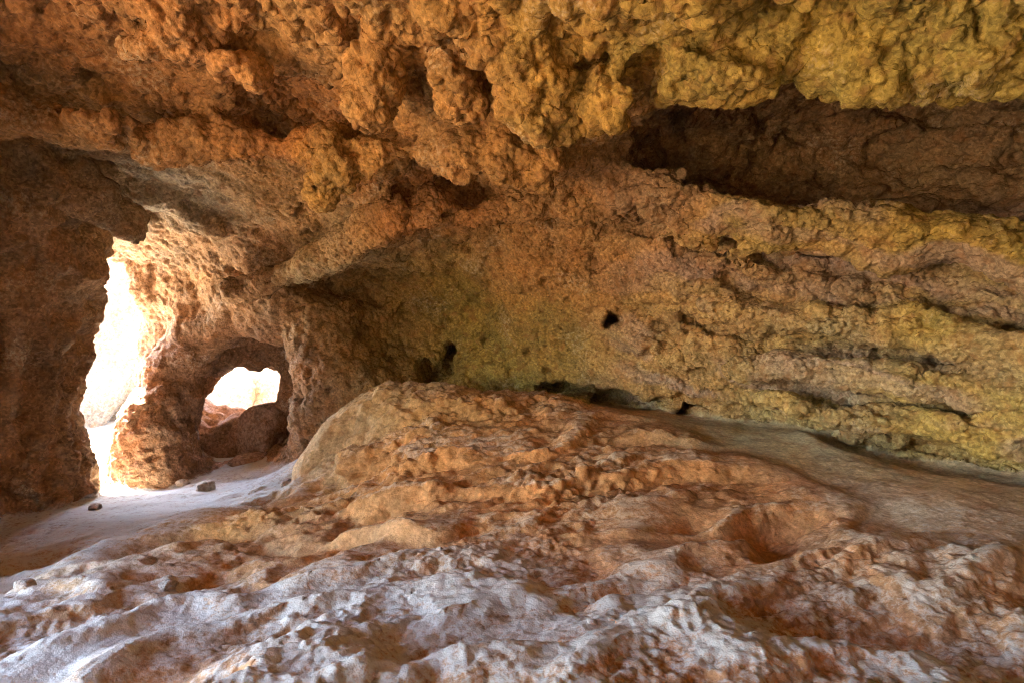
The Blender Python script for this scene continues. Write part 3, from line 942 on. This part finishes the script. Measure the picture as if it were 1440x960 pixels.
FLOORS = ('cave_floor', 'silt_slope', 'sediment_mound')
MATS = {'silt_slope': M_FLOOR, 'sediment_mound': M_FLOOR, 'cave_wall': M_WALL, 'cave_roof': M_ROOF, 'cave_floor': M_FLOOR, 'rock_pillar': M_WALL, 'rock_arch': M_ARCH,
        'roof_lip': M_ROOF, 'roof_boss': M_ROOF, 'wall_ledge': M_WALL}
PARENT = {'silt_slope': 'cave_floor', 'sediment_mound': 'cave_floor', 'roof_lip': 'cave_roof', 'roof_boss': 'cave_roof', 'wall_ledge': 'cave_wall'}
OBJ = {}
for key in ['cave_wall', 'cave_roof', 'cave_floor', 'rock_pillar', 'rock_arch', 'silt_slope', 'sediment_mound'] + [n for n in NAMES if '#' in n]:
    kind = key.split('#')[0]
    v, l, s, c, dc, nn = pieces(key)
    if len(s) < 50:
        continue
    OBJ[key] = mesh_object(kind, v, l, s, MATS[kind], c, dc)
    if nn is not None:
        OBJ[key].data.normals_split_custom_set_from_vertices(nn)
    if kind in PARENT:
        OBJ[key].parent = OBJ[PARENT[kind]]
for k in ('cave_wall', 'cave_roof', 'cave_floor'):
    OBJ[k]['kind'] = 'structure'
print('objects', {k: len(o.data.polygons) for k, o in OBJ.items()}, round(time.time() - T0, 1))

shell_ob = mesh_object('light_leak_shell', BV, BQ.ravel(), np.arange(len(BQ)) * 4, M_BOULDER)  # hidden layer added so sun and sky cannot leak through skin folds
shell_ob['kind'] = 'structure'
# ------------------------------------------------------------------ hillside outside
gxs = np.concatenate([-np.geomspace(400, 6, 40), np.linspace(-5.8, 5, 60), np.geomspace(5.5, 400, 40)])
gys = np.concatenate([-np.geomspace(400, 3, 40), np.linspace(-2.8, 9, 60), np.geomspace(9.5, 400, 40)])
GX, GY = np.meshgrid(gxs, gys, indexing='ij')
GP = np.stack([GX.ravel(), GY.ravel(), 0 * GX.ravel()], -1).astype(np.float32)
inside = sstep(-5.9, -5.2, GX) * sstep(5.0, 4.0, GX) * sstep(-2.9, -2.1, GY) * sstep(8.6, 8.0, GY)
dist = np.hypot(GX, GY)
GZ = -0.22 - 0.7 * inside + (0.25 * perlin(GP, 3.0, 110) * sstep(6, 12, dist.ravel()) + 0.05 * perlin(GP, 0.8, 111)).reshape(GX.shape)
GZ += sstep(15, 120, dist) * 6 * perlin(GP, 60, 112).reshape(GX.shape)
nx, ny = GX.shape
idx = np.arange(nx * ny).reshape(nx, ny)
q = np.stack([idx[:-1, :-1], idx[1:, :-1], idx[1:, 1:], idx[:-1, 1:]], -1).reshape(-1, 4)
g = mesh_object('ground', np.stack([GX.ravel(), GY.ravel(), GZ.ravel()], -1), q.ravel(), np.arange(len(q)) * 4, M_GROUND)
g['kind'] = 'structure'


def ico(sub):
    import bmesh
    bm = bmesh.new()
    bmesh.ops.create_icosphere(bm, subdivisions=sub, radius=1)
    bm.verts.ensure_lookup_table()
    v = np.array([p.co[:] for p in bm.verts])
    f = np.array([[p.index for p in t.verts] for t in bm.faces])
    bm.free()
    return v, f


ICO = {s: ico(s) for s in (3, 5, 6)}


def boulder(name, c, r, seed, mat, sub=5, amp=0.16, rot=0.0, label=None, cat=None, group=None, rounded=0.75):
    v, f = ICO[sub]
    u = v.astype(np.float32)
    u = np.sign(u) * np.abs(u) ** rounded                       # blockier than a ball
    n = u + seed * 3.7
    k = 1 + amp * fbm(n, 1.1, 3, seed) + 0.35 * amp * (nodules(n, 0.5, seed) - 0.5) + 0.12 * amp * (nodules(n, 0.2, seed + 3) - 0.5)
    p = u * k[:, None] * np.array(r)
    ca, sa = math.cos(rot), math.sin(rot)
    p = p @ np.array([[ca, sa, 0], [-sa, ca, 0], [0, 0, 1]])
    o = mesh_object(name, p, f.ravel(), np.arange(len(f)) * 3, mat)
    o.location = c
    if label:
        o['label'] = label
    if cat:
        o['category'] = cat
    if group:
        o['group'] = group
    return o


B = 'boulders beyond the arch'
boulder('boulder', at(300, 632, 6.85), (.46, .42, .50), 3, M_BOULDER, 6, 0.34, rounded=0.62, rot=0.5, label='shaded reddish boulder filling the left of the arch window', cat='boulder', group=B)
boulder('boulder', at(378, 634, 6.7), (.44, .42, .46), 5, M_BOULDER, 6, 0.34, rounded=0.62, rot=-0.4, label='shaded broad boulder against the right jamb of the arch window', cat='boulder', group=B)
boulder('boulder', at(352, 655, 6.0), (.20, .18, .14), 8, M_BOULDER, 5, label='small low stone in the middle of the arch sill', cat='boulder', group=B)
boulder('boulder', at(292, 572, 9.0), (.8, .7, .55), 11, M_OUT, 6, 0.25, label='sunlit pale rock seen on the left through the arch window', cat='boulder', group=B)
boulder('boulder', at(385, 560, 9.4), (.9, .7, .65), 13, M_OUT, 6, 0.25, label='sunlit pale rock seen on the right through the arch window', cat='boulder', group=B)
boulder('cliff', at(60, 520, 11.5) + np.array([-1, 0, 0]), (3.2, 1.6, 3.4), 17, M_OUT, 6, 0.3, label='bright sunlit cliff seen through the gap beside the left pillar', cat='cliff')
boulder('cliff', at(420, 560, 15), (3.4, 1.6, 1.9), 19, M_OUT, 6, 0.3, label='distant sunlit cliff beyond the rocks in the arch window', cat='cliff')

o = OBJ['rock_pillar']
o['label'] = 'massive shaded brown rock pillar at the left edge of the cave'
o['category'] = 'pillar'
o = OBJ['rock_arch']
o['label'] = 'natural rock arch with leaning jamb and low window to daylight'
o['category'] = 'arch'
OBJ['sediment_mound']['label'] = 'orange terraced mound of sediment rising to the back wall'
OBJ['silt_slope']['label'] = 'smooth tan silt slope under the right wall'

# ------------------------------------------------------------------ loose stones on the floor
bpy.context.view_layer.update()
STONES = [((258, 668, 5.2), .045, 'small grey stone alone on the pale passage floor near the leaning jamb'),
          ((288, 684, 4.9), .060, 'brownish stone on the pale passage floor in front of the arch'),
          ((403, 704, 4.4), .040, 'small reddish stone at the foot of the mound by the passage'),
          ((36, 838, 2.3), .030, 'dark stone lying on the dusty floor at the left edge'),
          ((236, 830, 2.35), .026, 'dark pebble in the dust right of the left edge stone'),
          ((134, 716, 4.1), .035, 'pale stone beside the foot of the left pillar')]
for i, (p, r, lab) in enumerate(STONES):
    q = at(*p)
    zz = q[2]
    for fk in FLOORS:
        hit = OBJ[fk].ray_cast(Vector((q[0], q[1], 1.0)), Vector((0, 0, -1)))
        if hit[0]:
            zz = hit[1].z
    boulder('stone', (q[0], q[1], zz + r * 0.35), (r * 1.25, r, r * 0.75), 30 + i, M_STONE, 3, 0.3, rot=i, label=lab, cat='stone', group='loose stones on the cave floor')
print('done', round(time.time() - T0, 1))
